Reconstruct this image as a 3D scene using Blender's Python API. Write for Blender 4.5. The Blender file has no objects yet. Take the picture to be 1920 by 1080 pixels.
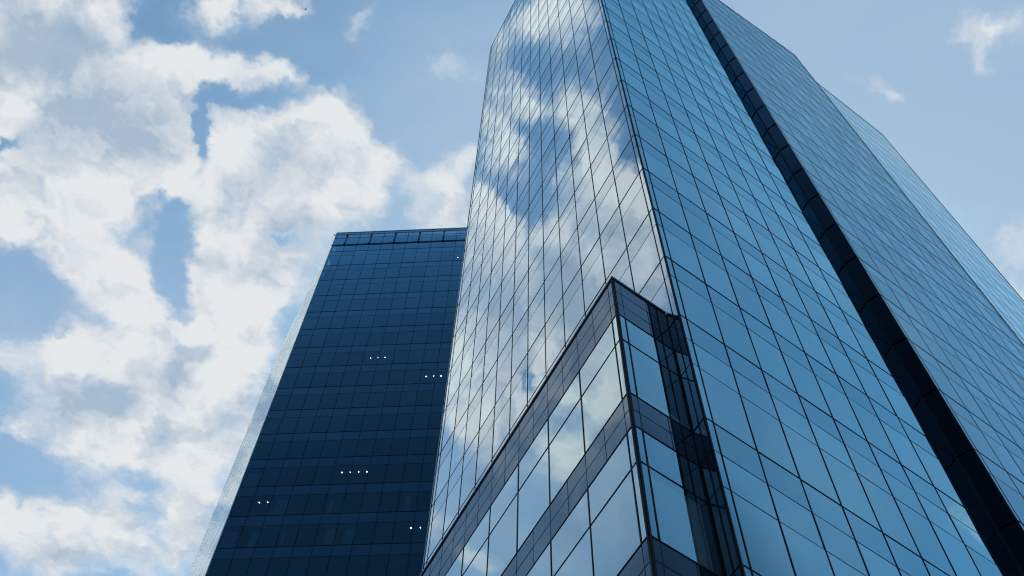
import bpy, math, random
from mathutils import Vector, Matrix

# ------------------------------------------------------------------ camera, sky, sun, exposure
S = bpy.context.scene
COL = S.collection
EYE = 1.65                                   # camera height above the pavement
cam_d = bpy.data.cameras.new("camera"); cam = bpy.data.objects.new("camera", cam_d); COL.objects.link(cam)
cam_d.sensor_width = 36.0
cam_d.lens = 1974.6 / 1920 * 36.0
cam_d.clip_start = 0.1; cam_d.clip_end = 20000
right = Vector((0.99984458, -0.00257213, 0.01744106))
up = -Vector((0.01051392, 0.88111279, -0.47278928))
back = -Vector((-0.01415147, 0.4728992, 0.8810029))
cam.matrix_world = Matrix(((right.x, up.x, back.x, 0), (right.y, up.y, back.y, 0), (right.z, up.z, back.z, EYE), (0, 0, 0, 1)))
S.camera = cam
S.view_settings.view_transform = 'Standard'; S.view_settings.look = 'None'
S.view_settings.exposure = 0.0; S.view_settings.gamma = 1.0
S.cycles.use_denoising = True
S.cycles.max_bounces = 8; S.cycles.glossy_bounces = 5; S.cycles.diffuse_bounces = 2; S.cycles.transparent_max_bounces = 12
S.cycles.caustics_reflective = False; S.cycles.caustics_refractive = False
S.cycles.filter_width = 1.2
S.cycles.use_adaptive_sampling = True; S.cycles.adaptive_threshold = 0.03; S.cycles.adaptive_min_samples = 24

SUN_AZ, SUN_EL = math.radians(74), math.radians(47)      # high behind the tall tower
sun_d = bpy.data.lights.new("sun", 'SUN'); sun = bpy.data.objects.new("sun", sun_d); COL.objects.link(sun)
sun_d.energy = 2.5; sun_d.angle = math.radians(0.5); sun_d.color = (1, 0.95, 0.88)
sdir = Vector((math.cos(SUN_AZ) * math.cos(SUN_EL), math.sin(SUN_AZ) * math.cos(SUN_EL), math.sin(SUN_EL)))
sun.rotation_euler = sdir.to_track_quat('Z', 'Y').to_euler()
sun.location = sdir * 300

# Cloud layer: soft patches on the flat layer overhead.  (x/z, y/z) of the view direction, two radii, turn, weight
CLOUD = [
    (-0.4545, 0.2995, 0.0796, 0.0448, 3.035, 1), (-0.404, 0.3564, 0.0701, 0.0565, 2.725, 1.1), (-0.3618, 0.3787, 0.0466, 0.0266, 1.8, 0.8), (-0.4305, 0.4141, 0.0723, 0.0381, 3.058, 1),
    (-0.4924, 0.3544, 0.0632, 0.0499, 2.641, 1), (-0.5139, 0.4298, 0.0567, 0.0353, 2.983, 1), (-0.4684, 0.4535, 0.0735, 0.0334, 3.078, 0.9), (-0.4885, 0.2631, 0.0386, 0.029, 2.135, 0.7),
    (-0.3992, 0.2396, 0.024, 0.0193, 2.716, 0.8), (-0.4503, 0.2526, 0.0421, 0.0298, 2.906, 0.7), (-0.3429, 0.2881, 0.0299, 0.022, -2.904, 0.9), (-0.2948, 0.2983, 0.0471, 0.018, 3.111, 0.9),
    (-0.2477, 0.2968, 0.0215, 0.0097, -2.994, 0.7), (-0.3439, 0.331, 0.0328, 0.0266, 2.792, 0.8), (-0.5068, 0.5038, 0.0594, 0.0305, -2.767, 0.8), (-0.4511, 0.5289, 0.0411, 0.0345, -2.469, 0.85),
    (-0.4393, 0.5617, 0.0336, 0.0281, -2.431, 0.75), (-0.4232, 0.5351, 0.0215, 0.018, 2.413, 0.4), (-0.5458, 0.4728, 0.029, 0.0183, 2.967, 0.5), (-0.4053, 0.4963, 0.026, 0.0167, 1.859, 0.35),
    (-0.3785, 0.4166, 0.0223, 0.0146, 3.003, 0.7), (-0.3004, 0.2425, 0.026, 0.0174, -3.08, 0.95), (-0.2714, 0.2337, 0.0304, 0.011, 3.116, 0.8), (-0.2278, 0.227, 0.0252, 0.0069, 3.126, 0.6),
    (-0.3707, 0.2674, 0.0124, 0.0122, 3.036, 0.35), (-0.2331, 0.3918, 0.066, 0.0542, 2.908, 1.1), (-0.2114, 0.3409, 0.0266, 0.0211, 2.61, 0.85), (-0.2765, 0.3665, 0.0358, 0.0303, 2.777, 0.9),
    (-0.3006, 0.4099, 0.047, 0.0412, 2.374, 1), (-0.1847, 0.3971, 0.0466, 0.0374, 2.979, 1), (-0.1573, 0.394, 0.0233, 0.0189, 1.766, 0.6), (-0.2604, 0.4453, 0.0586, 0.0302, 3.09, 0.95),
    (-0.3197, 0.4519, 0.0359, 0.0313, 2.392, 0.8), (-0.1795, 0.4414, 0.0337, 0.0297, 2.83, 0.7), (-0.2146, 0.366, 0.0378, 0.028, 3.014, 0.7), (-0.3013, 0.3499, 0.0178, 0.0146, -2.624, 0.5),
    (-0.3367, 0.4955, 0.035, 0.0278, 2.855, 0.75), (-0.31, 0.5337, 0.0499, 0.0386, 2.923, 0.95), (-0.256, 0.5137, 0.0354, 0.0312, 2.666, 0.7), (-0.3416, 0.5539, 0.0413, 0.0338, 2.039, 0.8),
    (-0.0875, 0.4196, 0.0321, 0.0305, 2.725, 0.95), (-0.0718, 0.4524, 0.0334, 0.0243, 3.095, 0.9), (-0.1005, 0.3992, 0.0185, 0.0139, 3.074, 0.5), (-0.0569, 0.3902, 0.0173, 0.0162, 1.762, 0.5),
    (-0.1356, 0.45, 0.0245, 0.022, 1.886, 0.2), (-0.5143, 0.6138, 0.0304, 0.0239, 2.702, 0.85), (-0.4452, 0.6129, 0.0308, 0.0231, 2.868, 0.85), (-0.4119, 0.63, 0.052, 0.0349, 2.984, 0.9),
    (-0.4802, 0.6741, 0.0814, 0.054, 2.967, 0.95), (-0.3997, 0.6693, 0.0742, 0.0623, 2.601, 1), (-0.5219, 0.6674, 0.0482, 0.039, 2.364, 0.7), (-0.5287, 0.7501, 0.045, 0.0332, 2.043, 0.8),
    (-0.4672, 0.7608, 0.0611, 0.0371, 3.014, 0.9), (-0.3966, 0.7327, 0.0709, 0.056, 2.832, 1), (-0.3352, 0.6432, 0.0657, 0.0503, 1.902, 1), (-0.3185, 0.5804, 0.0565, 0.0482, 2.126, 1),
    (-0.3787, 0.6086, 0.0314, 0.0265, 2.612, 0.6), (-0.4097, 0.7796, 0.0515, 0.0276, 3.059, 0.7), (-0.3337, 0.7317, 0.0544, 0.037, 1.81, 0.8), (-0.4781, 0.8251, 0.0203, 0.0159, 2.783, 0.5),
    (-0.2839, 0.5598, 0.041, 0.0342, 1.98, 0.6), (-0.6409, 0.8527, 0.0392, 0.0191, 1.873, 0.85), (-0.6099, 0.8775, 0.0473, 0.0344, 2.084, 0.8), (-0.5466, 0.8764, 0.0457, 0.0363, 2.664, 0.8),
    (-0.5201, 0.859, 0.0334, 0.024, 1.987, 0.7), (-0.5939, 0.9294, 0.089, 0.0396, 3.067, 0.85), (-0.4172, 0.853, 0.0414, 0.0306, 1.925, 0.85), (-0.3826, 0.84, 0.0236, 0.0193, 2.768, 0.7),
    (-0.4583, 0.9269, 0.0614, 0.0351, 3.036, 0.5), (-0.4, 0.8952, 0.0454, 0.0381, 2.164, 0.6), (-0.5066, 0.8757, 0.0274, 0.0207, 2.836, 0.6), (-0.5801, 0.6394, 0.0285, 0.0206, 2.832, 0.35),
    (-0.595, 0.7204, 0.0358, 0.024, -2.898, 0.45), (-0.5841, 0.7279, 0.0261, 0.0185, 2.865, 0.3), (0.4221, 0.2556, 0.0278, 0.0151, -3.063, 0.62), (0.451, 0.2504, 0.0303, 0.0179, -3.029, 0.55),
    (0.439, 0.276, 0.0182, 0.0146, -2.656, 0.42), (0.4093, 0.2669, 0.0156, 0.0119, -2.841, 0.3), (0.3495, 0.3156, 0.0338, 0.0088, -2.566, 0.45), (0.3141, 0.3041, 0.0223, 0.0059, -2.564, 0.25),
    (-0.1558, 0.243, 0.0157, 0.0137, 2.53, 0.55), (-0.1675, 0.2583, 0.0113, 0.0091, 2.988, 0.45), (-0.071, 0.2939, 0.0185, 0.0159, -2.822, 0.42), (-0.0453, 0.307, 0.0104, 0.0096, 3.029, 0.25),
    (-0.0584, 0.3178, 0.0129, 0.0084, 1.605, 0.2), (0.5079, 0.4924, 0.0469, 0.0363, 0.961, 0.42), (0.4914, 0.4556, 0.0309, 0.0142, 2.737, 0.35), (0.5252, 0.5564, 0.0352, 0.0268, 1.001, 0.4),
    (-0.2158, 0.129, 0.0296, 0.0263, 2.663, 0.9), (-0.1951, 0.1403, 0.0198, 0.0178, 2.662, 0.7), (-0.2244, 0.0958, 0.0238, 0.0173, 3.013, 0.6), (-0.193, 0.1727, 0.0148, 0.0121, 2.949, 0.45),
    (-0.2739, 0.1921, 0.0262, 0.015, -2.851, 0.75), (-0.2607, 0.2066, 0.0202, 0.0145, 3.002, 0.6), (-0.2479, 0.2261, 0.0202, 0.0109, 3.088, 0.4), (-0.291, 0.1522, 0.0258, 0.0192, -2.973, 0.95),
    (-0.3286, 0.1594, 0.0345, 0.0194, 3.062, 1), (-0.3714, 0.1666, 0.0421, 0.0233, 3.057, 1), (-0.4313, 0.1835, 0.0551, 0.0284, 3.06, 1), (-0.4877, 0.191, 0.0558, 0.0331, 3.004, 0.9),
    (-0.4199, 0.1506, 0.0393, 0.0184, 3.079, 0.8), (-0.4931, 0.2377, 0.0313, 0.0197, 2.973, 0.8), (-0.4678, 0.1462, 0.0444, 0.0228, 3.053, 0.6), (-0.4065, 0.2099, 0.0304, 0.017, 3.047, 0.45),
    (-0.5558, 0.2636, 0.0502, 0.0383, 2.645, 0.85), (-0.5985, 0.3276, 0.0425, 0.031, 2.751, 0.95), (-0.6439, 0.3957, 0.0403, 0.0296, 2.281, 0.95), (-0.5766, 0.4126, 0.0358, 0.0274, 2.641, 0.8),
    (-0.6442, 0.301, 0.037, 0.0275, 2.406, 0.7), (-0.61, 0.4797, 0.0374, 0.0286, 2.586, 0.55), (-0.714, 0.5854, 0.0396, 0.0201, 3.021, 0.7), (-0.6346, 0.6015, 0.0376, 0.0265, 2.831, 0.6),
    (-0.7154, 0.4318, 0.0306, 0.022, 2.666, 0.35), (-0.5639, 0.3606, 0.0286, 0.0213, 2.743, 0.5), (-0.7002, 0.3285, 0.0289, 0.0203, 2.726, 0.4), (-0.3336, 0.2094, 0.0377, 0.0175, 3.092, 0.42),
    (-0.3573, 0.2318, 0.0241, 0.0157, -2.882, 0.22), (0.5193, 0.5304, 0.0542, 0.0377, 1.131, 0.12), (-0.3789, 0.2547, 0.019, 0.0099, -2.611, 0.35), (-0.3359, 0.2417, 0.0205, 0.01, 3.085, 0.3),
    (-0.3528, 0.2194, 0.0203, 0.0122, 3.039, 0.35), (-0.2444, 0.1944, 0.0497, 0.0192, 3.116, 0.42), (-0.2037, 0.1822, 0.0297, 0.0189, 3.07, 0.35), (-0.2843, 0.1204, 0.0496, 0.013, 2.818, 0.35),
    (-0.5917, 0.3221, 0.0463, 0.0351, 2.62, 0.5), (-0.6455, 0.4015, 0.0396, 0.0294, 2.327, 0.4), (-0.4411, 0.5551, 0.0652, 0.0395, 3.019, 0.35), (-0.4086, 0.609, 0.0962, 0.0415, 3.089, 0.3),
    (-0.5619, 0.6535, 0.0693, 0.0516, 2.115, 0.25), (-0.5719, 0.7902, 0.0747, 0.0415, -2.989, 0.22), (-0.4085, 0.8157, 0.0591, 0.0402, 2.98, 0.35), (-0.2947, 0.5014, 0.0631, 0.0379, 3.058, 0.35),
    (-0.1363, 0.4083, 0.0412, 0.0326, 1.723, 0.22), (-0.339, 0.2621, 0.0316, 0.0251, 2.841, 0.28), (-0.1948, 0.3189, 0.0316, 0.0215, 3.057, 0.25), (-0.2849, 0.325, 0.0423, 0.0163, 3.111, 0.25),
    (-0.2404, 0.4695, 0.0508, 0.0308, 3.07, 0.3), (-0.1166, 0.462, 0.0281, 0.0244, 2.967, 0.35), (-0.5737, 0.5973, 0.0396, 0.0313, 2.494, 0.22), (-0.487, 0.8968, 0.1078, 0.0516, 3.067, 0.3),
    (-0.5038, 0.8051, 0.0525, 0.0319, 3.005, 0.2), (0.975, 0.252, 0.035, 0.012, 0.3, 0.55),
]
GAP = [
    (-0.5274, 0.3785, 0.0257, 0.0076, 2.933, 1.0), (-0.3047, 0.3144, 0.0293, 0.0085, 3.032, 0.35), (-0.2499, 0.4801, 0.0255, 0.0112, 3.105, 0.55), (-0.3536, 0.257, 0.0242, 0.0217, -2.926, 0.6),
    (-0.3296, 0.3614, 0.029, 0.0083, 1.879, 0.7), (-0.3837, 0.4496, 0.0218, 0.017, 2.129, 0.5), (-0.3738, 0.4959, 0.0259, 0.0178, 1.869, 0.55), (-0.5258, 0.485, 0.0129, 0.0086, 2.936, 0.35),
    (-0.5485, 0.5366, 0.0416, 0.0257, 2.979, 0.5), (-0.292, 0.3837, 0.0084, 0.0073, 2.185, 0.2), (-0.4153, 0.4714, 0.0172, 0.011, 3.001, 0.2), (-0.3855, 0.5745, 0.0291, 0.0247, 2.336, 0.4),
    (-0.4738, 0.5892, 0.0183, 0.0133, 2.886, 0.3), (-0.5912, 0.7905, 0.0444, 0.0367, 3.031, 0.7), (-0.4714, 0.8046, 0.044, 0.02, -2.956, 0.3), (-0.2421, 0.1729, 0.0278, 0.012, -2.634, 0.6),
    (-0.3489, 0.2268, 0.0254, 0.0138, 3.066, 0.5), (-0.3101, 0.202, 0.0211, 0.0119, 2.631, 0.5), (-0.3743, 0.1275, 0.0292, 0.0179, 3.026, 0.6), (-0.2833, 0.5013, 0.0172, 0.0114, 3.035, 0.25),
    (-0.4844, 0.3294, 0.0118, 0.0054, 3.073, 0.25), (-0.293, 0.3262, 0.0459, 0.0128, 2.981, 0.95), (-0.3238, 0.3585, 0.032, 0.0124, 1.917, 0.9), (-0.3818, 0.5184, 0.0416, 0.0266, 1.986, 0.75),
    (-0.1337, 0.444, 0.0401, 0.0132, 1.704, 0.55), (-0.1337, 0.3568, 0.0321, 0.0251, 3.04, 0.5), (-0.3712, 0.2546, 0.0167, 0.0159, 2.569, 0.4), (-0.1983, 0.2975, 0.0313, 0.0132, 3.114, 0.5),
    (-0.3737, 0.5542, 0.0242, 0.0196, 2.065, 0.35), (-0.55, 0.5171, 0.03, 0.0217, 2.837, 0.4), (-0.5446, 0.5731, 0.0402, 0.0244, -3.042, 0.45), (-0.4458, 0.5991, 0.0151, 0.0095, 3.002, 0.35),
    (-0.4527, 0.8083, 0.039, 0.0177, 3.078, 0.4), (-0.2532, 0.4852, 0.0199, 0.0112, 3.079, 0.35), (-0.1138, 0.3907, 0.0174, 0.0161, 1.923, 0.35), (-0.4575, 0.2629, 0.0338, 0.0143, -2.808, 0.4),
    (-0.3875, 0.3704, 0.0272, 0.0141, 3.068, -0.25), (-0.3516, 0.4134, 0.021, 0.0068, 2.029, 0.5), (-0.3827, 0.4435, 0.0153, 0.0106, 2.173, 0.3), (-0.2863, 0.2116, 0.0151, 0.0097, 3.04, 0.2),
]
GREY = [
    (-0.3936, 0.3424, 0.0676, 0.0313, -3.005, 1), (-0.4493, 0.2732, 0.0536, 0.0332, -2.864, 1), (-0.5076, 0.4002, 0.0383, 0.0302, 2.283, 0.4), (-0.4368, 0.3736, 0.058, 0.0293, -3.017, 0.8),
    (-0.2337, 0.3976, 0.0546, 0.0261, 3.102, 0.55), (-0.2807, 0.4275, 0.0444, 0.0238, 3.082, 0.4), (-0.4531, 0.6958, 0.0749, 0.037, 3.067, 0.6), (-0.5339, 0.697, 0.057, 0.0366, 2.969, 0.5),
    (-0.397, 0.6512, 0.0491, 0.0285, 3.043, 0.4), (-0.5591, 0.9243, 0.0953, 0.0351, 3.089, 0.6), (-0.3988, 0.8866, 0.0473, 0.0338, 2.952, 0.7), (-0.2416, 0.4819, 0.0566, 0.0249, 3.105, 0.9),
    (-0.0715, 0.4373, 0.0276, 0.018, 3.108, 0.3), (-0.3506, 0.7168, 0.0381, 0.0297, 2.89, 0.4), (-0.2904, 0.5141, 0.0346, 0.0192, 3.074, 0.3), (-0.4979, 0.5165, 0.0524, 0.0256, 3.063, 0.35),
    (-0.4885, 0.2631, 0.0381, 0.0293, 2.725, 0.6), (-0.5155, 0.2032, 0.0609, 0.0289, 3.063, 0.4), (-0.4352, 0.2028, 0.0454, 0.0193, 3.089, 0.7), (-0.3384, 0.1594, 0.0344, 0.0139, 3.104, 0.3),
    (-0.5111, 0.2946, 0.0332, 0.0252, 2.74, 0.3),
]
VEIL = [
    (-0.7416, 0.4261, 0.1693, 0.1029, 2.086, 0.8), (0.347, 0.3471, 0.2348, 0.1785, -2.917, 0.9), (0.5164, 0.5176, 0.1862, 0.1187, 1.194, 0.7), (0.4484, 0.2615, 0.0609, 0.0352, -3.038, 0.5),
    (0.342, 0.3172, 0.0727, 0.0248, -2.632, 0.5), (-0.4022, 0.3934, 0.1857, 0.1534, 2.243, 0.25), (-0.4881, 0.5556, 0.1196, 0.0784, 2.966, 0.3), (0.1264, 0.2042, 0.1974, 0.1062, -3.121, 0.5),
    (-0.0744, 0.3288, 0.1309, 0.1051, 1.653, 0.65), (-0.5363, 0.8057, 0.2105, 0.1277, 2.998, 0.6), (-0.5648, 0.611, 0.1226, 0.0752, 2.981, 0.35), (-0.1599, 0.4382, 0.1089, 0.088, 1.765, 0.35),
    (-0.6835, 0.5186, 0.1734, 0.1084, 2.045, 0.6), (-0.4001, 0.5546, 0.0745, 0.0626, 2.553, 0.35), (-0.2517, 0.2614, 0.0719, 0.0307, 3.109, 0.12), (0.5135, 0.5049, 0.1581, 0.1277, -2.519, 0.4),
    (0.45, 0.03, 0.42, 0.16, 0, 0.15), (0.85, 0.1, 0.14, 0.05, 0.5, 0.3), (0.62, 0.16, 0.18, 0.03, 0.6, 0.28), (0.75, -0.02, 0.12, 0.03, 0.2, 0.22),
    (1.0, 0.05, 0.15, 0.1, 0, 0.35), (0.5, -0.06, 0.16, 0.03, 0.3, 0.12), (0.95, 0.25, 0.1, 0.03, 0.4, 0.4),
]


def build_world():
    w = bpy.data.worlds.new("World"); S.world = w; w.use_nodes = True
    nt = w.node_tree; N = nt.nodes; L = nt.links; N.clear()
    def nd(t, **k):
        n = N.new(t)
        for a, b in k.items(): setattr(n, a, b)
        return n
    def put(sock, v):
        if isinstance(v, bpy.types.NodeSocket): L.new(v, sock)
        elif v is not None: sock.default_value = v
    def m(op, a, b=None, c=None, clamp=False):
        n = nd('ShaderNodeMath', operation=op); n.use_clamp = clamp
        for i, v in enumerate((a, b, c)): put(n.inputs[i], v) if v is not None else None
        return n.outputs[0]
    def vm(op, a, b=None, scale=None):
        n = nd('ShaderNodeVectorMath', operation=op); put(n.inputs[0], a)
        if b is not None: put(n.inputs[1], b)
        if scale is not None: put(n.inputs['Scale'], scale)
        return n.outputs[1] if op in ('DOT_PRODUCT', 'LENGTH') else n.outputs[0]
    def ss(v, a, b):
        n = nd('ShaderNodeMapRange', interpolation_type='SMOOTHSTEP'); put(n.inputs[0], v)
        n.inputs[1].default_value = a; n.inputs[2].default_value = b
        return n.outputs[0]
    def mix(f, a, b):
        n = nd('ShaderNodeMix', data_type='RGBA'); put(n.inputs[0], f); put(n.inputs[6], a); put(n.inputs[7], b)
        return n.outputs[2]
    def noise(vec, sc, det, rough=0.55, off=0.0, lac=2.0):
        n = nd('ShaderNodeTexNoise', noise_dimensions='3D'); put(n.inputs['Vector'], vm('ADD', vec, (off, off * 1.7, off)))
        n.inputs['Scale'].default_value = sc; n.inputs['Detail'].default_value = det
        n.inputs['Roughness'].default_value = rough; n.inputs['Lacunarity'].default_value = lac
        return n
    tc = nd('ShaderNodeTexCoord').outputs['Generated']
    d = vm('NORMALIZE', tc)
    sep = nd('ShaderNodeSeparateXYZ'); L.new(d, sep.inputs[0]); dz = sep.outputs[2]
    flat = vm('MULTIPLY', d, (1, 1, 0))
    inv = m('DIVIDE', 1.0, m('MAXIMUM', dz, 0.04))
    uv = vm('SCALE', flat, scale=inv)
    w1 = vm('SUBTRACT', noise(uv, 5.0, 2).outputs['Color'], (.5, .5, .5))
    w2 = vm('SUBTRACT', noise(uv, 17.0, 4, .6, 3.1).outputs['Color'], (.5, .5, .5))
    warp = vm('ADD', vm('SCALE', w1, scale=0.045), vm('SCALE', w2, scale=0.062))
    w3 = vm('SUBTRACT', noise(uv, 46.0, 3, .6, 9.4).outputs['Color'], (.5, .5, .5))
    warp = vm('ADD', warp, vm('SCALE', w3, scale=0.020))
    uvw = vm('MULTIPLY', vm('ADD', uv, warp), (1, 1, 0))
    uvs = vm('MULTIPLY', vm('ADD', uv, vm('SCALE', w1, scale=0.05)), (1, 1, 0))
    def field(vec, items):
        acc = None
        for (cx, cy, rx, ry, a, wt) in items:
            mp = nd('ShaderNodeMapping', vector_type='TEXTURE')
            if acc is None: L.new(vec, mp.inputs[0])
            else:                        # a vanishing share of the running sum keeps the nodes in sequence
                sq = nd('ShaderNodeVectorMath', operation='MULTIPLY_ADD'); L.new(acc, sq.inputs[0]); sq.inputs[1].default_value = (1e-7, 1e-7, 0); L.new(vec, sq.inputs[2])
                L.new(sq.outputs[0], mp.inputs[0])
            mp.inputs[1].default_value = (cx, cy, 0); mp.inputs[2].default_value = (0, 0, a); mp.inputs[3].default_value = (rx, ry, 1)
            e = m('POWER', 0.37, vm('DOT_PRODUCT', mp.outputs[0], mp.outputs[0]))
            acc = m('MULTIPLY_ADD', e, wt, acc if acc is not None else 0.0)
        return acc
    body = m('SUBTRACT', field(uvw, CLOUD), field(uvw, GAP))
    grey = m('MINIMUM', field(uvs, GREY), 1.2)
    veil = m('MINIMUM', field(uvs, VEIL), 0.9)
    nz = noise(uvw, 16.0, 9, .58, 7.3).outputs['Fac']
    lit = noise(vm('ADD', uvw, (0.010, 0.030, 0)), 16.0, 4, .55, 7.3).outputs['Fac']
    lo = noise(uvw, 16.0, 4, .55, 7.3).outputs['Fac']
    fine = noise(uvw, 70.0, 6, .65, 1.3).outputs['Fac']
    bodyc = m('MINIMUM', m('MULTIPLY', body, 1.25), 1.45)
    dens0 = m('ADD', bodyc, m('ADD', m('MULTIPLY', m('SUBTRACT', nz, .5), 2.1), m('MULTIPLY', m('SUBTRACT', fine, .5), .55)))
    present = ss(body, 0.03, 0.30)
    dens = m('MULTIPLY', ss(dens0, .14, 1.50), present)
    dens = m('MULTIPLY', dens, ss(dz, 0.05, 0.25))
    # brightness inside the cloud: crisp sunlit rims, grey hearts
    relief = m('MULTIPLY', m('SUBTRACT', lo, lit), 2.2)
    core = m('MULTIPLY', grey, ss(dens0, 0.55, 1.15))
    shade = m('ADD', m('SUBTRACT', m('MULTIPLY', core, 1.1), relief), m('MULTIPLY', m('SUBTRACT', nz, .5), -.55), clamp=True)
    ccol = mix(shade, (.79, .815, .835, 1), (.40, .505, .63, 1))
    sky = nd('ShaderNodeTexSky', sky_type='NISHITA'); sky.sun_disc = False
    sky.sun_elevation = SUN_EL; sky.sun_rotation = math.radians(90) - SUN_AZ
    sky.air_density = 1.0; sky.dust_density = 1.2; sky.ozone_density = 1.5
    base = vm('MULTIPLY', sky.outputs[0], (.102, .153, .157))
    vn = m('MULTIPLY', veil, m('ADD', .15, m('MULTIPLY', noise(vm('MULTIPLY', uvs, (1.0, 1.9, 0)), 6.0, 6, .62, 5.0).outputs['Fac'], 1.65)), clamp=True)
    vn = m('ADD', vn, m('MULTIPLY', ss(body, -0.25, 0.75), m('ADD', 0.0, m('MULTIPLY', nz, .66))), clamp=True)
    base = mix(m('MULTIPLY', vn, m('MULTIPLY', ss(dz, .05, .25), 0.85)), base, (.375, .515, .69, 1))
    colr = mix(dens, base, ccol)
    bg = nd('ShaderNodeBackground'); L.new(colr, bg.inputs[0]); bg.inputs[1].default_value = 1.0
    out = nd('ShaderNodeOutputWorld'); L.new(bg.outputs[0], out.inputs[0])
build_world()
S.world.cycles.sampling_method = 'MANUAL'; S.world.cycles.sample_map_resolution = 256

# ------------------------------------------------------------------ materials
def new_mat(name):
    mt = bpy.data.materials.new(name); mt.use_nodes = True; nt = mt.node_tree; nt.nodes.clear()
    return mt, nt, nt.nodes.new('ShaderNodeOutputMaterial')
# share of light mirrored against 1 - cos(angle): coated double glazing, weak face-on and strong at a glancing angle
CURVE = ((0, .03), (.30, .045), (.40, .06), (.50, .14), (.56, .27), (.62, .59), (.69, .64), (.76, .69), (.83, .79), (.92, .90), (1, 1))
def glass_mat(name, tint, base, gain=1.0, see=None, rough=0.0, curve=CURVE):
    mt, nt, out = new_mat(name); N = nt.nodes; L = nt.links
    lw = N.new('ShaderNodeLayerWeight'); lw.inputs[0].default_value = .5
    fc = N.new('ShaderNodeFloatCurve'); cv = fc.mapping.curves[0]
    while len(cv.points) < len(curve): cv.points.new(.5, .5)
    for q, (x, y) in zip(cv.points, curve): q.location = (x, y); q.handle_type = 'VECTOR'
    fc.mapping.update(); L.new(lw.outputs['Facing'], fc.inputs['Value'])
    at = N.new('ShaderNodeAttribute'); at.attribute_name = 'tone'
    geo = N.new('ShaderNodeNewGeometry')
    mp = N.new('ShaderNodeMapping'); mp.inputs[3].default_value = (1.3, 1.3, .25); L.new(geo.outputs['Position'], mp.inputs[0])
    nz = N.new('ShaderNodeTexNoise'); nz.inputs['Scale'].default_value = 1.0; nz.inputs['Detail'].default_value = 5; L.new(mp.outputs[0], nz.inputs['Vector'])
    mr = N.new('ShaderNodeMapRange'); mr.inputs[3].default_value = .95; mr.inputs[4].default_value = 1.05; L.new(nz.outputs[0], mr.inputs[0])
    m1 = N.new('ShaderNodeMath'); m1.operation = 'MULTIPLY'; L.new(fc.outputs[0], m1.inputs[0]); L.new(at.outputs['Fac'], m1.inputs[1])
    m2 = N.new('ShaderNodeMath'); m2.operation = 'MULTIPLY'; L.new(m1.outputs[0], m2.inputs[0]); L.new(mr.outputs[0], m2.inputs[1])
    m3 = N.new('ShaderNodeMath'); m3.operation = 'MULTIPLY'; m3.use_clamp = True; L.new(m2.outputs[0], m3.inputs[0]); m3.inputs[1].default_value = gain
    gl = N.new('ShaderNodeBsdfGlossy'); gl.inputs['Color'].default_value = (*tint, 1); gl.inputs['Roughness'].default_value = rough
    df = N.new('ShaderNodeBsdfDiffuse'); df.inputs[0].default_value = (*base, 1)
    under = df.outputs[0]
    if see:
        tr = N.new('ShaderNodeBsdfTransparent'); tr.inputs[0].default_value = (*see, 1)
        mx0 = N.new('ShaderNodeMixShader'); mx0.inputs[0].default_value = .80; L.new(df.outputs[0], mx0.inputs[1]); L.new(tr.outputs[0], mx0.inputs[2]); under = mx0.outputs[0]
    mx = N.new('ShaderNodeMixShader'); L.new(m3.outputs[0], mx.inputs[0]); L.new(under, mx.inputs[1]); L.new(gl.outputs[0], mx.inputs[2])
    L.new(mx.outputs[0], out.inputs[0])
    return mt
def plain_mat(name, col, rough=.5, metal=0.0, var=.1, scale=3.0, emit=None, spec=.5):
    mt, nt, out = new_mat(name); N = nt.nodes; L = nt.links
    b = N.new('ShaderNodeBsdfPrincipled'); b.inputs['Roughness'].default_value = rough; b.inputs['Metallic'].default_value = metal; b.inputs['Specular IOR Level'].default_value = spec
    geo = N.new('ShaderNodeNewGeometry'); nz = N.new('ShaderNodeTexNoise'); nz.inputs['Scale'].default_value = scale; nz.inputs['Detail'].default_value = 5
    L.new(geo.outputs['Position'], nz.inputs['Vector'])
    mr = N.new('ShaderNodeMapRange'); mr.inputs[3].default_value = 1 - var; mr.inputs[4].default_value = 1 + var; L.new(nz.outputs[0], mr.inputs[0])
    mu = N.new('ShaderNodeVectorMath'); mu.operation = 'SCALE'; mu.inputs[0].default_value = col; L.new(mr.outputs[0], mu.inputs['Scale'])
    L.new(mu.outputs[0], b.inputs['Base Color'])
    if emit: b.inputs['Emission Color'].default_value = (*emit[0], 1); b.inputs['Emission Strength'].default_value = emit[1]
    L.new(b.outputs[0], out.inputs[0])
    return mt
GLASS_L = glass_mat('mirror_glass', (.84, .95, 1), (.006, .014, .022), 1.12)
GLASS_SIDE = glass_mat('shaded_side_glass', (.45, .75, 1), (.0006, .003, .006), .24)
BLOCK_CURVE = ((0, .08), (.40, .18), (.50, .36), (.56, .52), (.62, .66), (.69, .73), (.80, .80), (1, 1))
GLASS_LS = glass_mat('mirror_glass_spandrel', (.82, .95, 1), (.010, .018, .028), 1.06)
GLASS_R = glass_mat('blue_glass', (.50, .88, 1), (.004, .016, .03))
GLASS_RS = glass_mat('blue_glass_spandrel', (.46, .85, 1), (.006, .018, .034), .95)
GLASS_W = glass_mat('wing_glass', (.60, .88, 1), (.005, .014, .028), .80)
GLASS_2 = glass_mat('far_wing_glass', (.80, .97, 1), (.006, .014, .024), 1.12)
GLASS_B = glass_mat('block_glass', (.80, .96, 1), (.006, .014, .022), 1.0, None, 0.0, BLOCK_CURVE)
GLASS_BR = glass_mat('block_end_glass', (.58, .90, 1), (.004, .012, .022), 1.0, (.85, .92, .95), 0.0, BLOCK_CURVE)
GLASS_T = glass_mat('navy_glass', (.35, .69, .91), (.005, .023, .050), 2.0, (.25, .42, .55))
GLASS_TS = glass_mat('navy_glass_spandrel', (.35, .69, .91), (.007, .034, .072), 2.0)
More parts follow.
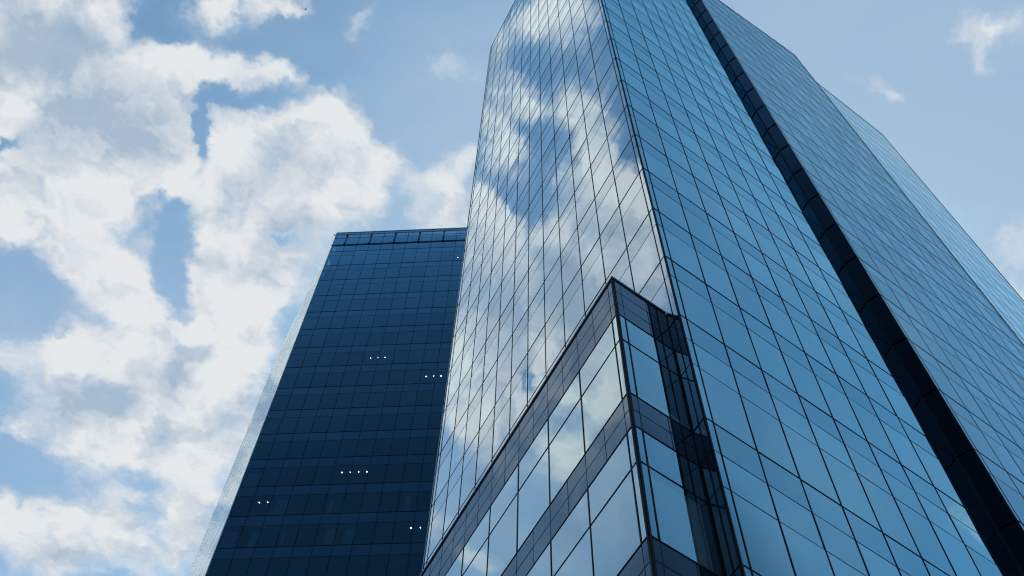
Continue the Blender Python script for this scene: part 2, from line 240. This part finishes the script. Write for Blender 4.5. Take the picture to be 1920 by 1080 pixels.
GLASS_TL = glass_mat('side_glass', (.80, .93, 1), (.02, .03, .04), .95)
SPANDREL = glass_mat('spandrel_metal', (.62, .80, .96), (.010, .017, .028), .46, None, .04)
FRAME = plain_mat('frame_metal', (.006, .010, .017), .6, spec=.15)
DARK = plain_mat('dark_interior', (.006, .010, .015), .8)
DARKB = plain_mat('navy_interior', (.01, .025, .05), .8)
SLAB = plain_mat('ceiling', (.05, .07, .09), .8)
PALE = plain_mat('pale_metal', (.55, .62, .68), .35)
PALEBLUE = plain_mat('bead_metal', (.10, .14, .18), .3, .6)
COPING = plain_mat('coping_metal', (.22, .25, .29), .35, .3)
BLIND = plain_mat('blind_slats', (.80, .83, .85), .6)
SHADE = plain_mat('blind_cloth', (.30, .33, .36), .8)
RAIL = plain_mat('rail_metal', (.42, .52, .66), .4)
LEDGE = plain_mat('ledge_metal', (.004, .007, .012), .5)
LAMP = plain_mat('lamp', (.9, .9, .9), .5, 0, .0, 3, ((1, .97, .9), 40))
ASPHALT = plain_mat('asphalt', (.05, .05, .052), .9)
PAVING = plain_mat('paving', (.24, .235, .225), .85, 0, .2, .8)
BIRD = plain_mat('bird_feathers', (.02, .02, .022), .8)

# ------------------------------------------------------------------ mesh helpers
rnd = random.Random(7)
class MB:
    def __init__(s): s.v = []; s.f = []; s.t = []; s.sm = []
    def quad(s, pts, tone=1.0, smooth=False):
        i = len(s.v); s.v += [tuple(p) for p in pts]; s.f.append(tuple(range(i, i + len(pts)))); s.t.append(tone); s.sm.append(smooth)
    def hexa(s, p):                     # p: 8 corners, bottom 0-3 and top 4-7, counter-clockwise from above
        i = len(s.v); s.v += [tuple(q) for q in p]
        for f in ((3, 2, 1, 0), (4, 5, 6, 7), (0, 1, 5, 4), (1, 2, 6, 5), (2, 3, 7, 6), (3, 0, 4, 7)):
            s.f.append(tuple(i + k for k in f)); s.t.append(1.0); s.sm.append(False)
    def prism(s, poly, z0, z1):         # poly counter-clockwise; z1 a number or one height per corner
        n = len(poly); i = len(s.v); zt = z1 if isinstance(z1, (list, tuple)) else [z1] * n
        s.v += [(x, y, z0) for x, y in poly] + [(p[0], p[1], z) for p, z in zip(poly, zt)]
        fs = [tuple(range(i + n - 1, i - 1, -1)), tuple(range(i + n, i + 2 * n))] + [(i + k, i + (k + 1) % n, i + n + (k + 1) % n, i + n + k) for k in range(n)]
        for f in fs: s.f.append(f); s.t.append(1.0); s.sm.append(False)
    def grid(s, P, n, tone):            # smooth n x n patch from a function P(a, b)
        i = len(s.v)
        for b in range(n + 1):
            for a in range(n + 1): s.v.append(tuple(P(a / n, b / n)))
        for b in range(n):
            for a in range(n):
                k = i + b * (n + 1) + a
                s.f.append((k, k + 1, k + n + 2, k + n + 1)); s.t.append(tone); s.sm.append(True)
    def build(s, name, mat, parent=None, origin=(0, 0, 0)):
        me = bpy.data.meshes.new(name); ox, oy, oz = origin
        me.from_pydata([(x - ox, y - oy, z - oz) for x, y, z in s.v], [], s.f)
        a = me.attributes.new('tone', 'FLOAT', 'FACE'); a.data.foreach_set('value', s.t)
        me.polygons.foreach_set('use_smooth', s.sm)
        me.materials.append(mat); me.update()
        o = bpy.data.objects.new(name, me); COL.objects.link(o)
        o.location = origin
        if parent:
            o.parent = parent; o.location = Vector(origin) - PW[parent.name]
        PW[o.name] = Vector(origin)
        return o
PW = {}
def thing(name, label, cat, loc):
    o = bpy.data.objects.new(name, None); COL.objects.link(o); o.location = loc; o.empty_display_size = 2
    o['label'] = label; o['category'] = cat; PW[o.name] = Vector(loc)
    return o
class Face:                             # an upright facade plane: s along it, z up, d outward
    def __init__(s, p, u, side):        # side +1: outward is to the right of u, -1: to the left
        s.p = Vector(p); s.u = Vector(u).normalized(); s.side = side
        s.n = Vector((s.u.y, -s.u.x)) * side
    def at(s, a, z, d=0.0):
        q = s.p + s.u * a + s.n * d; return (q.x, q.y, z)
    def bar(s, mb, a0, a1, z0, z1, d0, d1):
        c = [s.at(a0, z0, d1), s.at(a1, z0, d1), s.at(a1, z0, d0), s.at(a0, z0, d0)]
        t = [s.at(a0, z1, d1), s.at(a1, z1, d1), s.at(a1, z1, d0), s.at(a0, z1, d0)]
        if s.side < 0: c.reverse(); t.reverse()
        mb.hexa(c + t)
    def pane(s, mb, a0, a1, z0, z1, tilt, bow, gap=.012, tone=1.0, n=3, depth=.02, d=0.0):
        a0 += gap; a1 -= gap; z0 += gap; z1 -= gap
        e = [rnd.uniform(-tilt, tilt) for _ in range(4)]; bw = bow * rnd.uniform(.3, 1.2) * rnd.choice((1, 1, -1))
        def P(x, y):
            if s.side < 0: x = 1 - x
            off = (e[0] * (1 - x) + e[1] * x) * (1 - y) + (e[2] * (1 - x) + e[3] * x) * y
            off += bw * 16 * x * (1 - x) * y * (1 - y)
            return s.at(a0 + (a1 - a0) * x, z0 + (z1 - z0) * y, d + off)
        mb.grid(P, n, tone)
        cs = [(0, 0), (1, 0), (1, 1), (0, 1)]
        for k in range(4):
            A, B = cs[k], cs[(k + 1) % 4]
            pa, pb = Vector(P(*A)), Vector(P(*B)); inn = Vector((s.n.x, s.n.y, 0)) * depth
            mb.quad([pa, pa - inn, pb - inn, pb])
# size of a pane in the photograph, to choose which panes are parts of their own
def shown(pts):
    q = []
    for p in pts:
        v = Vector(p) - Vector((0, 0, EYE)); zc = -v.dot(back)
        if zc <= .1: return 0
        q.append((v.dot(right) / zc * 1974.6 + 960, -v.dot(up) / zc * 1974.6 + 540))
    cx = sum(a for a, b in q) / 4; cy = sum(b for a, b in q) / 4
    if not (-20 < cx < 1940 and -20 < cy < 1100): return 0
    return abs(sum(q[i][0] * q[(i + 1) % 4][1] - q[(i + 1) % 4][0] * q[i][1] for i in range(4))) / 2

# ------------------------------------------------------------------ measured layout (metres, camera above the origin)
UR = Vector((0.80956, 0.58703)); UL = Vector((-0.45851, 0.88869)); NR = Vector((UR.y, -UR.x)); NL = Vector((-UL.y, UL.x))
C = Vector((4.6402, 15.8412)); Z0 = 27.9659 + EYE; FH = 4.0; LH = 5.4088
ROOF = Z0 + 23.55 * FH
def z_level(k): return Z0 + (FH * k if k >= 0 else LH * k)
def tower_levels(top):                  # (height, is floor line)
    out = [(0.0, True)]
    for k in range(-5, 0):
        z = z_level(k); out.append((z, True)); out.append((z - LH * .251, False)); out.append((z - LH * .510, False))
    k = 0
    while z_level(k) < top - .3:
        z = z_level(k); out.append((z, True)); out.append((z - (LH * .251 if k == 0 else FH * .345), False))
        if k == 0: out.append((z - LH * .510, False))
        k += 1
    out.append((top, True))
    out = sorted(set((round(a, 3), b) for a, b in out if -.01 <= a <= top))
    return [q for i, q in enumerate(out) if i == 0 or q[0] - out[i - 1][0] > .12]

def curtain(root, fc, cols, levels, mat_v, mat_s, label, tilt, bow, top_fn=None, skip=None, vw=.034, thick=.032, thin=.020, proud=.014, vproud=.016):
    """framing grid mesh + list of panes waiting to be built"""
    mb = MB(); zt = levels[-1][0]
    tops = [top_fn(a) if top_fn else zt for a in cols]
    for a, t in zip(cols, tops):
        fc.bar(mb, a - vw / 2, a + vw / 2, 0.0, t + .03, -.06, vproud)
    for z, th in levels:
        for i in range(len(cols) - 1):
            if z > max(tops[i], tops[i + 1]) - .05 and th is not None and z < zt: continue
            if z >= zt: continue
            if skip and skip(cols[i], cols[i + 1], z): continue
            h = thick if th else thin
            fc.bar(mb, cols[i] + vw / 2, cols[i + 1] - vw / 2, z - h / 2, z + h / 2, -.05, proud if th else .006)
    fr = mb.build('curtain_wall', FRAME, root, (*fc.at(cols[len(cols) // 2], 0)[:2], 0)); 
    if label: fr['label'] = label
    panes = []
    for i in range(len(cols) - 1):
        for j in range(len(levels) - 1):
            z0, z1 = levels[j][0], levels[j + 1][0]; t0, t1 = tops[i], tops[i + 1]
            if z0 > max(t0, t1) - .2: continue
            zz = min(z1, max(t0, t1))
            span = levels[j + 1][1] and (zz - z0) < 1.6          # short pane just under a floor line
            panes.append(dict(fc=fc, a=(cols[i], cols[i + 1]), z=(z0, zz), mat=mat_s if span else mat_v, parent=fr, tilt=tilt, bow=bow,
                              area=shown([fc.at(cols[i], z0), fc.at(cols[i + 1], z0), fc.at(cols[i + 1], zz), fc.at(cols[i], zz)])))
    return fr, panes
def glaze(panes, most, n=3, tonev=.06):
    panes.sort(key=lambda q: -q['area']); rest = {}
    for k, q in enumerate(panes):
        tone = 1 + rnd.uniform(-tonev, tonev)
        if k < most and q['area'] > 0:
            mb = MB(); q['fc'].pane(mb, *q['a'], *q['z'], q['tilt'], q['bow'], tone=tone, n=n)
            mb.build('glass_pane', q['mat'], q['parent'], q['fc'].at(sum(q['a']) / 2, q['z'][0]))
        else:
            mb, par, mt = rest.setdefault((q['parent'].name, q['mat'].name), (MB(), q['parent'], q['mat']))
            q['fc'].pane(mb, *q['a'], *q['z'], q['tilt'], q['bow'], tone=tone, n=n)
    for mb, par, mt in rest.values():
        o = mb.build('glass_panes', mt, par, PW[par.name]); o['kind'] = 'stuff'; o['label'] = 'the many small glass panes higher up this wall'

# ------------------------------------------------------------------ ground
mb = MB(); mb.quad([(-9000, -9000, 0), (9000, -9000, 0), (9000, 9000, 0), (-9000, 9000, 0)])
g = mb.build('ground', ASPHALT); g['kind'] = 'structure'
mb = MB(); mb.prism([(-34, -4), (48, -4), (48, 90), (-34, 90)], .004, .14)
g = mb.build('pavement', PAVING); g['kind'] = 'structure'

# ------------------------------------------------------------------ the tall mirror tower
tower = thing('glass_tower', 'tall mirror glass tower reflecting clouds on one side and blue sky on the other', 'tower', (C.x, C.y, .14))
U_IN = 14.17                            # where the blue face meets the shallow side wall
CW = C + UR * 14.33 + NR * .68          # outer corner of that side wall
INNER = C + UR * U_IN
P2 = CW - NR * 1.5
LW = 20.02
FL = Face(C, UL, -1); FR = Face(C, UR, 1); FW = Face(CW, UR, 1); F2 = Face(P2, UR, 1)
SV = (CW - INNER); FS = Face(INNER, SV, -1)
W1L = 17.72; W2A, W2B = 21.5, 36.55; W2TOP = Z0 + 25.3 * FH
def w1_top(a): return Z0 + (21.46 + a * .1141) * FH
lv = tower_levels(ROOF)
colsL = [.0 + .02, .278] + [.278 + 1.6143 * k for k in range(1, 13)] + [LW - .02]
colsR = [.02, .296] + [.296 + 1.5398 * k for k in range(1, 9)] + [U_IN - .04]
colsW = [.02, .27] + [.27 + 1.5398 * k for k in range(1, 12)] + [W1L]
cols2 = [W2A + 1.5398 * k for k in range(10)] + [W2B]
panes = []
_, p = curtain(tower, FL, colsL, lv, GLASS_L, GLASS_LS, 'pale cloud-reflecting curtain wall', .0036, .0018); panes += p
_, p = curtain(tower, FR, colsR, lv, GLASS_R, GLASS_RS, 'blue sky-reflecting curtain wall', .0034, .0016); panes += p
lvw = tower_levels(w1_top(W1L))
_, p = curtain(tower, FW, colsW, lvw, GLASS_W, GLASS_W, 'deeper blue curtain wall of the projecting wing', .0024, .0010, top_fn=w1_top, vw=.024, vproud=.010); panes += p
lv2 = tower_levels(W2TOP)
_, p = curtain(tower, F2, cols2, lv2, GLASS_2, GLASS_2, 'paler blue curtain wall of the set-back wing', .0012, .0005, vw=.020, vproud=.008, proud=.008, thick=.026, thin=.014); panes += p
SL = SV.length
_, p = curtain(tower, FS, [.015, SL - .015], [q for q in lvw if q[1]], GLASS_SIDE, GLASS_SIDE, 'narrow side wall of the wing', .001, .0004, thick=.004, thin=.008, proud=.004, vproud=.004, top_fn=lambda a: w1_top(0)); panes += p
glaze(panes, 100)
# dark bodies behind the glass
IN = .16
def inset(p, *dirs):
    q = Vector(p)
    for d in dirs: q -= d * IN
    return (q.x, q.y)
b0 = C - NR * IN - NL * IN
pL = C + UL * LW - NL * IN; pB = pL + UR * 13.6
NS = FS.n
mb = MB(); mb.prism([tuple(b0), tuple(INNER - NR * IN - UR * .1), tuple(INNER - UR * .1 + UL * (LW - 2)), tuple(pL)], 0, ROOF - .1)
mb.prism([tuple(CW - NR * IN + UR * .12), tuple(CW - NR * IN + UR * W1L), tuple(CW + UR * W1L + UL * 6), tuple(CW + UR * .12 + UL * 6)], 0,
         [w1_top(.1) - .1, w1_top(W1L) - .1, w1_top(W1L) - .1, w1_top(.1) - .1])
mb.prism([tuple(P2 - NR * IN + UR * W2A), tuple(P2 - NR * IN + UR * W2B), tuple(P2 + UR * W2B + UL * 9), tuple(P2 + UR * W2A + UL * 9)], 0, W2TOP - .1)
mb.build('core', DARK, tower, (C.x, C.y, 0))
# roof edge copings
for fc, a0, a1, t0, t1 in ((FL, -.02, LW, ROOF, ROOF), (FR, -.02, U_IN, ROOF, ROOF), (F2, W2A, W2B, W2TOP, W2TOP)):
    mb = MB(); fc.bar(mb, a0, a1, t0 - .02, t0 + .06, -.3, .03); mb.build('coping', FRAME, tower, fc.at(a0, t0))
mb = MB()
lo = [FW.at(0, w1_top(0) - .02, .03), FW.at(W1L, w1_top(W1L) - .02, .03), FW.at(W1L, w1_top(W1L) - .02, -.3), FW.at(0, w1_top(0) - .02, -.3)]
mb.hexa(lo + [(x, y, z + .08) for x, y, z in lo]); mb.build('coping', FRAME, tower, FW.at(0, w1_top(0)))
# corner post and end strips
def post(root, fc_p, poly, z0, z1, mat, name='corner_post'):
    mb = MB(); mb.prism(poly, z0, z1); return mb.build(name, mat, root, (fc_p.x, fc_p.y, z0))
o = C + (NR + NL) * .012
post(tower, C, [tuple(o - UL * 0 + UL * .0), tuple(C + UR * .03 + NR * .012), tuple(C + UR * .03 - NR * .08), tuple(C + UL * .03 - NL * .08), tuple(C + UL * .03 + NL * .012)], 0, ROOF, FRAME)
fcE = FL
mb = MB(); FL.bar(mb, LW + .0, LW + .05, 0, ROOF, -.25, .03); mb.build('edge_trim', PALE, tower, FL.at(LW, 0))
mb = MB(); FW.bar(mb, -.015, .015, 0, w1_top(0), -.03, .02); mb.build('corner_post', FRAME, tower, FW.at(0, 0))
mb = MB(); F2.bar(mb, W2B, W2B + .05, 0, W2TOP, -.3, .03); mb.build('edge_trim', FRAME, tower, F2.at(W2B, 0))
mb = MB(); FW.bar(mb, W1L + .01, W1L + .05, 0, w1_top(W1L), -.3, .03); mb.build('edge_trim', FRAME, tower, FW.at(W1L, 0))
iv = INNER + NR * .02 - UR * .02
mb = MB(); mb.prism([tuple(INNER - UR * .035 + NR * .0), tuple(INNER + UR * .0 + NR * .0), tuple(INNER + NR * .035), tuple(INNER - UR * .035 + NR * .035)], 0, w1_top(0)); mb.build('corner_bead', PALEBLUE, tower, (INNER.x, INNER.y, 0))

# ------------------------------------------------------------------ low block with dark bands at the foot of the tower
BC = C - UR * 2.15 + UL * .59
BL = 23.0
block = thing('corner_block', 'low glass block with dark spandrel bands standing against the foot of the tall tower', 'building', (BC.x, BC.y, .14))
GL_ = Face(BC, UL, -1); GR_ = Face(BC, UR, 1); RW = 2.13
BTOP = Z0 + .86
bands = []                              # (top, number of rows)
z = BTOP; bands.append((BTOP, 3))
for k in (1, 2, 3, 4): bands.append((Z0 - LH * k + .04, 2))
ROW = .72
colsB = [.3 + .98 * k for k in range(0, 24) if .3 + .98 * k < BL]
colsBR = [.30, 1.305, RW]
mbL = MB(); mbR = MB(); panels = []; bpanes = []
def bzone(fc, mbx, cols_small, cols_big, end):
    allc = [.025] + cols_small + ([end] if end - cols_small[-1] > .05 else [])
    bigc = [.025] + cols_big + ([end] if end - cols_big[-1] > .05 else [])
    fc.bar(mbx, .0, .05, 0, BTOP, -.08, .02)
    for bi, (bt, rows) in enumerate(bands):
        bb = bt - rows * ROW
        nt = bands[bi + 1][0] if bi + 1 < len(bands) else .14
        for r in range(rows):
            z1 = bt - r * ROW; z0 = z1 - ROW
            for i in range(len(allc) - 1): panels.append((fc, allc[i], allc[i + 1], z0, z1))
        for c in allc[1:]: fc.bar(mbx, c - .011, c + .011, bb, bt, -.05, .004)
        for r in range(1, rows): fc.bar(mbx, .05, end, bt - r * ROW - .010, bt - r * ROW + .010, -.045, .005)
        for zz, h in ((bb, .036), (bt, .034)):
            if zz < BTOP - .1: fc.bar(mbx, .05, end, zz - h / 2, zz + h / 2, -.04, .014)
        tr = bb - 1.41
        segs = [(tr, bb), (nt, tr)] if tr > nt + .5 else [(nt, bb)]
        for c in bigc[1:]: fc.bar(mbx, c - .021, c + .021, nt, bb, -.09, .014)
        if len(segs) > 1: fc.bar(mbx, .05, end, tr - .019, tr + .019, -.07, .013)
        for i in range(len(bigc) - 1):
            for a, b in segs: bpanes.append((fc, bigc[i], bigc[i + 1], a, b, bi, i))
bzone(GL_, mbL, colsB, colsB[::2], BL)
bzone(GR_, mbR, colsBR, [.30, RW - .02], RW)
frL = mbL.build('curtain_wall', FRAME, block, (BC.x, BC.y, 0)); frL['label'] = 'long side wall with dark bands and cloud reflections'
frR = mbR.build('curtain_wall', FRAME, block, GR_.at(RW / 2, 0)); frR['label'] = 'short end wall with blinds behind the glass'
def area(q): return shown([q[0].at(q[1], q[3]), q[0].at(q[2], q[3]), q[0].at(q[2], q[4]), q[0].at(q[1], q[4])])
for src, nm, limit in ((panels, 'spandrel_panel', 100), (bpanes, 'glass_pane', 100)):
    src.sort(key=lambda q: -area(q)); rest = {}
    for k, q in enumerate(src):
        fc = q[0]; par = frL if fc is GL_ else frR
        if nm == 'glass_pane': mt = GLASS_B if fc is GL_ else GLASS_BR
        else: mt = SPANDREL
        tl, bw = ((.0022, .0014) if nm == 'glass_pane' else (.002, .0006))
        own = k < limit and area(q) > 0
        m_ = MB() if own else rest.setdefault((par.name, mt.name), (MB(), par, mt))[0]
        fc.pane(m_, *q[1:5], tl, bw, tone=1 + rnd.uniform(-.05, .05), gap=.008, n=4)
        if own: m_.build(nm, mt, par, fc.at((q[1] + q[2]) / 2, q[3]))
    for m_, par, mt in rest.values():
        o = m_.build(nm + 's', mt, par, PW[par.name]); o['kind'] = 'stuff'; o['label'] = 'the remaining panels of this wall'
# body and roof
IB = 1.2
mb = MB(); q0 = BC - NR * .9 - NL * IB
mb.prism([tuple(BC - NR * 1.2 - NL * IB), tuple(C + UL * 1.9 + NL * .02), tuple(C + UL * (BL) + NL * .02), tuple(BC + UL * BL - NL * IB)], 0, BTOP - .2)
mb.build('core', DARK, block, (BC.x, BC.y, 0))
mb = MB()
for k in range(0, 5):                   # floor slabs
    zt = (BTOP if k == 0 else bands[k][0]) - .12; zb = bands[k][0] - bands[k][1] * ROW + .05
    mb.prism([tuple(BC - NR * .13 - NL * .13), tuple(BC + UR * (RW - .1) - NR * .13), tuple(C + UL * BL + NL * .02), tuple(BC + UL * BL - NL * .13)], zb, zt)
mb.build('floor_slabs', DARK, block, (BC.x, BC.y, 0))
mb = MB(); mb.prism([tuple(BC + NR * .05 + NL * .05), tuple(BC + UR * RW + NR * .05), tuple(BC + UR * RW - NR * .35), tuple(BC - NR * .35 - NL * .35), tuple(BC + UL * BL - NL * .35), tuple(BC + UL * BL + NL * .05)], BTOP + .01, BTOP + .085)
mb.build('coping', COPING, block, (BC.x, BC.y, BTOP))
# venetian blinds behind the end wall panes
def blind(a0, a1, zb, zt, name='venetian_blind'):
    m_ = MB(); zz = zb
    while zz < zt:
        GR_.bar(m_, a0, a1, zz, zz + .040, -.175, -.160); zz += .066
    GR_.bar(m_, a0, a1, zt, zt + .06, -.205, -.15)
    m_.build(name, BLIND, block, GR_.at(a0, zb))
blind(.36, 2.02, bands[2][0] + .05, bands[1][0] - 2 * ROW - 1.48)
blind(.36, 2.02, bands[1][0] + .05, bands[1][0] + .5)

# ------------------------------------------------------------------ the dark navy tower behind
TC = Vector((-25.7714, 60.8535)); TA = -.055189; TU = Vector((math.cos(TA), math.sin(TA))); TN = Vector((TU.y, -TU.x))
TZ = 118.7986 + EYE; TW, TL = 23.5, 22.0
TTOP = TZ + 2.43 * 4.0
dark = thing('dark_tower', 'dark navy glass tower with a roof rail and a few ceiling lights, behind', 'tower', (TC.x, TC.y, .14))
FT = Face(TC, TU, 1); FTL = Face(TC, UL, -1); NTL = FTL.n
lt = [(0.0, True)]
for k in range(-1, 29):
    z = TZ - 4 * k
    if z > 4: lt += [(z, True), (z - 1.32, False)]
lt += [(TZ + 4 * 1.50, True), (TTOP, True)]
lt = sorted((round(a, 3), b) for a, b in lt)
colsT = [.03] + [1.7236 + 1.6321 * k for k in range(0, 14)] ; colsT = [c for c in colsT if c < TW] + [TW]
colsTL = [.03] + [.5 + 1.6 * k for k in range(0, 14)] + [TL]
tp = []
frT, p = curtain(dark, FT, colsT, lt, GLASS_T, GLASS_TS, 'dark navy front wall', .0010, .0006, vw=.045, thick=.06, thin=.035, proud=.02); tp += p
_, p = curtain(dark, FTL, colsTL, lt, GLASS_TL, GLASS_TL, 'pale side wall seen edge-on, full of cloud', .00025, .0001, vw=.02, thick=.008, thin=.004, proud=.001, vproud=.003); tp += p
glaze(tp, 100, n=2)
mb = MB(); mb.prism([tuple(TC - TN * 1.6 + UL * .0 - NTL * .3), tuple(TC + TU * TW - TN * 1.6), tuple(TC + TU * TW - TN * 16), tuple(TC + UL * TL - NTL * .2)], 0, TTOP - .3)
FTL.bar(mb, .12, TL, 0, TTOP - .3, -.30, -.10)
mb.build('core', DARKB, dark, (TC.x, TC.y, 0))
mb = MB()
for k in range(-2, 29):
    z = TZ - 4 * k
    if z > 4: mb.prism([tuple(TC - TN * .12 + TU * .12), tuple(TC + TU * TW - TN * .12), tuple(TC + TU * TW - TN * 2.2), tuple(TC + TU * .3 - TN * 2.2)], z - 1.30, min(z - .02, TTOP - .2))
mb.build('floor_slabs', SLAB, dark, (TC.x, TC.y, 0))
mb = MB(); FT.bar(mb, -.05, TW, TTOP, TTOP + .10, -.4, .05); mb.build('coping', PALE, dark, FT.at(0, TTOP))  # pale colour imitates the white halo along the roof edge
mb = MB(); mb.prism([tuple(TC + (TN + NTL) * .02), tuple(TC + TU * .05 + TN * .03), tuple(TC + TU * .05 - TN * .06), tuple(TC + UL * .10 - NTL * .06), tuple(TC + UL * .10 + NTL * .03)], 0, TTOP); mb.build('halo_corner_trim', PALE, dark, (TC.x, TC.y, 0))  # pale strip added to imitate the bright halo down this corner
# maintenance rail carried on brackets above a dark ledge
RZ, LZ = TZ + 8.55, TZ + 5.85
rail = MB(); FT.bar(rail, -.22, TW, RZ, RZ + .14, .20, .30)
ro = rail.build('roof_rail', RAIL, dark, FT.at(0, RZ))
mb = MB(); FT.bar(mb, -.10, TW, LZ, LZ + .05, .02, .12); mb.build('ledge', LEDGE, dark, FT.at(0, LZ))
for a in [1.60 + 3.264 * k for k in range(7)]:
    m_ = MB()
    FT.bar(m_, a - .03, a + .03, LZ + .06, LZ + .9, .08, .15)
    FT.bar(m_, a - .03, a + .03, LZ + .9, RZ - .5, .13, .20)
    FT.bar(m_, a - .03, a + .03, RZ - .5, RZ, .17, .26)
    FT.bar(m_, a - .10, a + .10, LZ + .06, LZ + .22, .02, .15)
    FT.bar(m_, a - .10, a + .10, RZ + .10, RZ + .30, .02, .24)
    m_.build('bracket', LEDGE, ro, FT.at(a, LZ))
# ceiling lights and pale roller blinds seen through the dark glass
for li, (dep, k, a, z) in enumerate(((0.894, -1, 16.789, 121.399), (0.813, 5, 8.765, 97.399), (0.805, 5, 9.551, 97.399), (0.81, 5, 10.342, 97.399), (0.872, 6, 15.203, 93.399), (0.878, 6, 15.995, 93.399), (0.884, 6, 16.775, 93.399), (0.775, 10, 8.811, 77.399), (0.774, 10, 9.586, 77.399), (0.768, 10, 10.372, 77.399), (0.785, 10, 11.143, 77.399), (0.732, 11, 2.008, 73.399), (0.731, 11, 2.783, 73.399), (0.716, 12, 16.07, 69.399), (0.716, 12, 16.858, 69.399))):
    m_ = MB(); c = Vector(FT.at(a, z + EYE + .05, -dep)); r = .8 * (.042, .026, .022, .034, .044, .036, .040, .034, .016, .028, .036, .038, .034, .040, .030)[li]; pts = [(c.x + r * math.cos(t * math.pi / 6), c.y + r * math.sin(t * math.pi / 6)) for t in range(12)]
    m_.prism(pts, c.z, c.z + .06); m_.build('ceiling_light', LAMP, dark, c)
for a0, a1, k in ((3.79, 4.8, 11), (2.51, 3.3, 12), (8.95, 9.75, 12), (10.55, 11.4, 12), (15.25, 15.8, 11), (8.58, 8.95, 11), (5.2, 5.45, 12), (.15, 1.3, 12), (.15, 1.2, 8), (.15, 1.4, 10)):
    m_ = MB(); FT.bar(m_, a0, a1, TZ - 4 * k - 3.95, TZ - 4 * k - 1.75, -.26, -.24); m_.build('roller_blind', SHADE, dark, FT.at(a0, TZ - 4 * k - 3.95))

# ------------------------------------------------------------------ a bird high up
bp = Vector((-22.24, 25.08, 104.77 + EYE))
bme = MB()
def tube(mb_, pts, rad, n=8):
    rings = []
    for p_, r_ in zip(pts, rad):
        i = len(mb_.v)
        for t in range(n): mb_.v.append((p_[0], p_[1] + r_ * math.cos(2 * math.pi * t / n), p_[2] + r_ * math.sin(2 * math.pi * t / n)))
        rings.append(i)
    for a, b in zip(rings, rings[1:]):
        for t in range(n):
            mb_.f.append((a + t, b + t, b + (t + 1) % n, a + (t + 1) % n)); mb_.t.append(1); mb_.sm.append(True)
tube(bme, [(-.20, 0, 0), (-.15, 0, .005), (-.08, 0, .0), (0, 0, 0), (.08, 0, .0), (.13, 0, .012), (.17, 0, .012), (.20, 0, .008)], [.004, .012, .032, .045, .040, .026, .026, .004])
for sgn in (-1, 1):
    pr = [((.07, .02), (-.05, .02), .01), ((.09, .16), (-.03, .16), .045), ((.02, .30), (-.03, .30), .03), ((-.06, .40), (-.075, .40), .0)]
    for (l0, t0, h0), (l1, t1, h1) in zip(pr, pr[1:]):
        for up_ in (.006, -.006):
            q = [(l0[0], sgn * l0[1], h0 + up_), (l1[0], sgn * l1[1], h1 + up_ * .5), (t1[0], sgn * t1[1], h1 + up_ * .5), (t0[0], sgn * t0[1], h0 + up_)]
            bme.quad(q if (up_ > 0) == (sgn > 0) else q[::-1])
bme.quad([(-.14, .01, .004), (-.14, -.01, .004), (-.27, -.05, .0), (-.27, .05, .0)])
bo = bme.build('bird', BIRD)
bo.location = bp; bo.scale = (.6, .6, .6); bo.rotation_euler = (math.radians(25), math.radians(10), math.radians(35)); bo['label'] = 'small dark bird gliding in the blue sky above the clouds'; bo['category'] = 'bird'
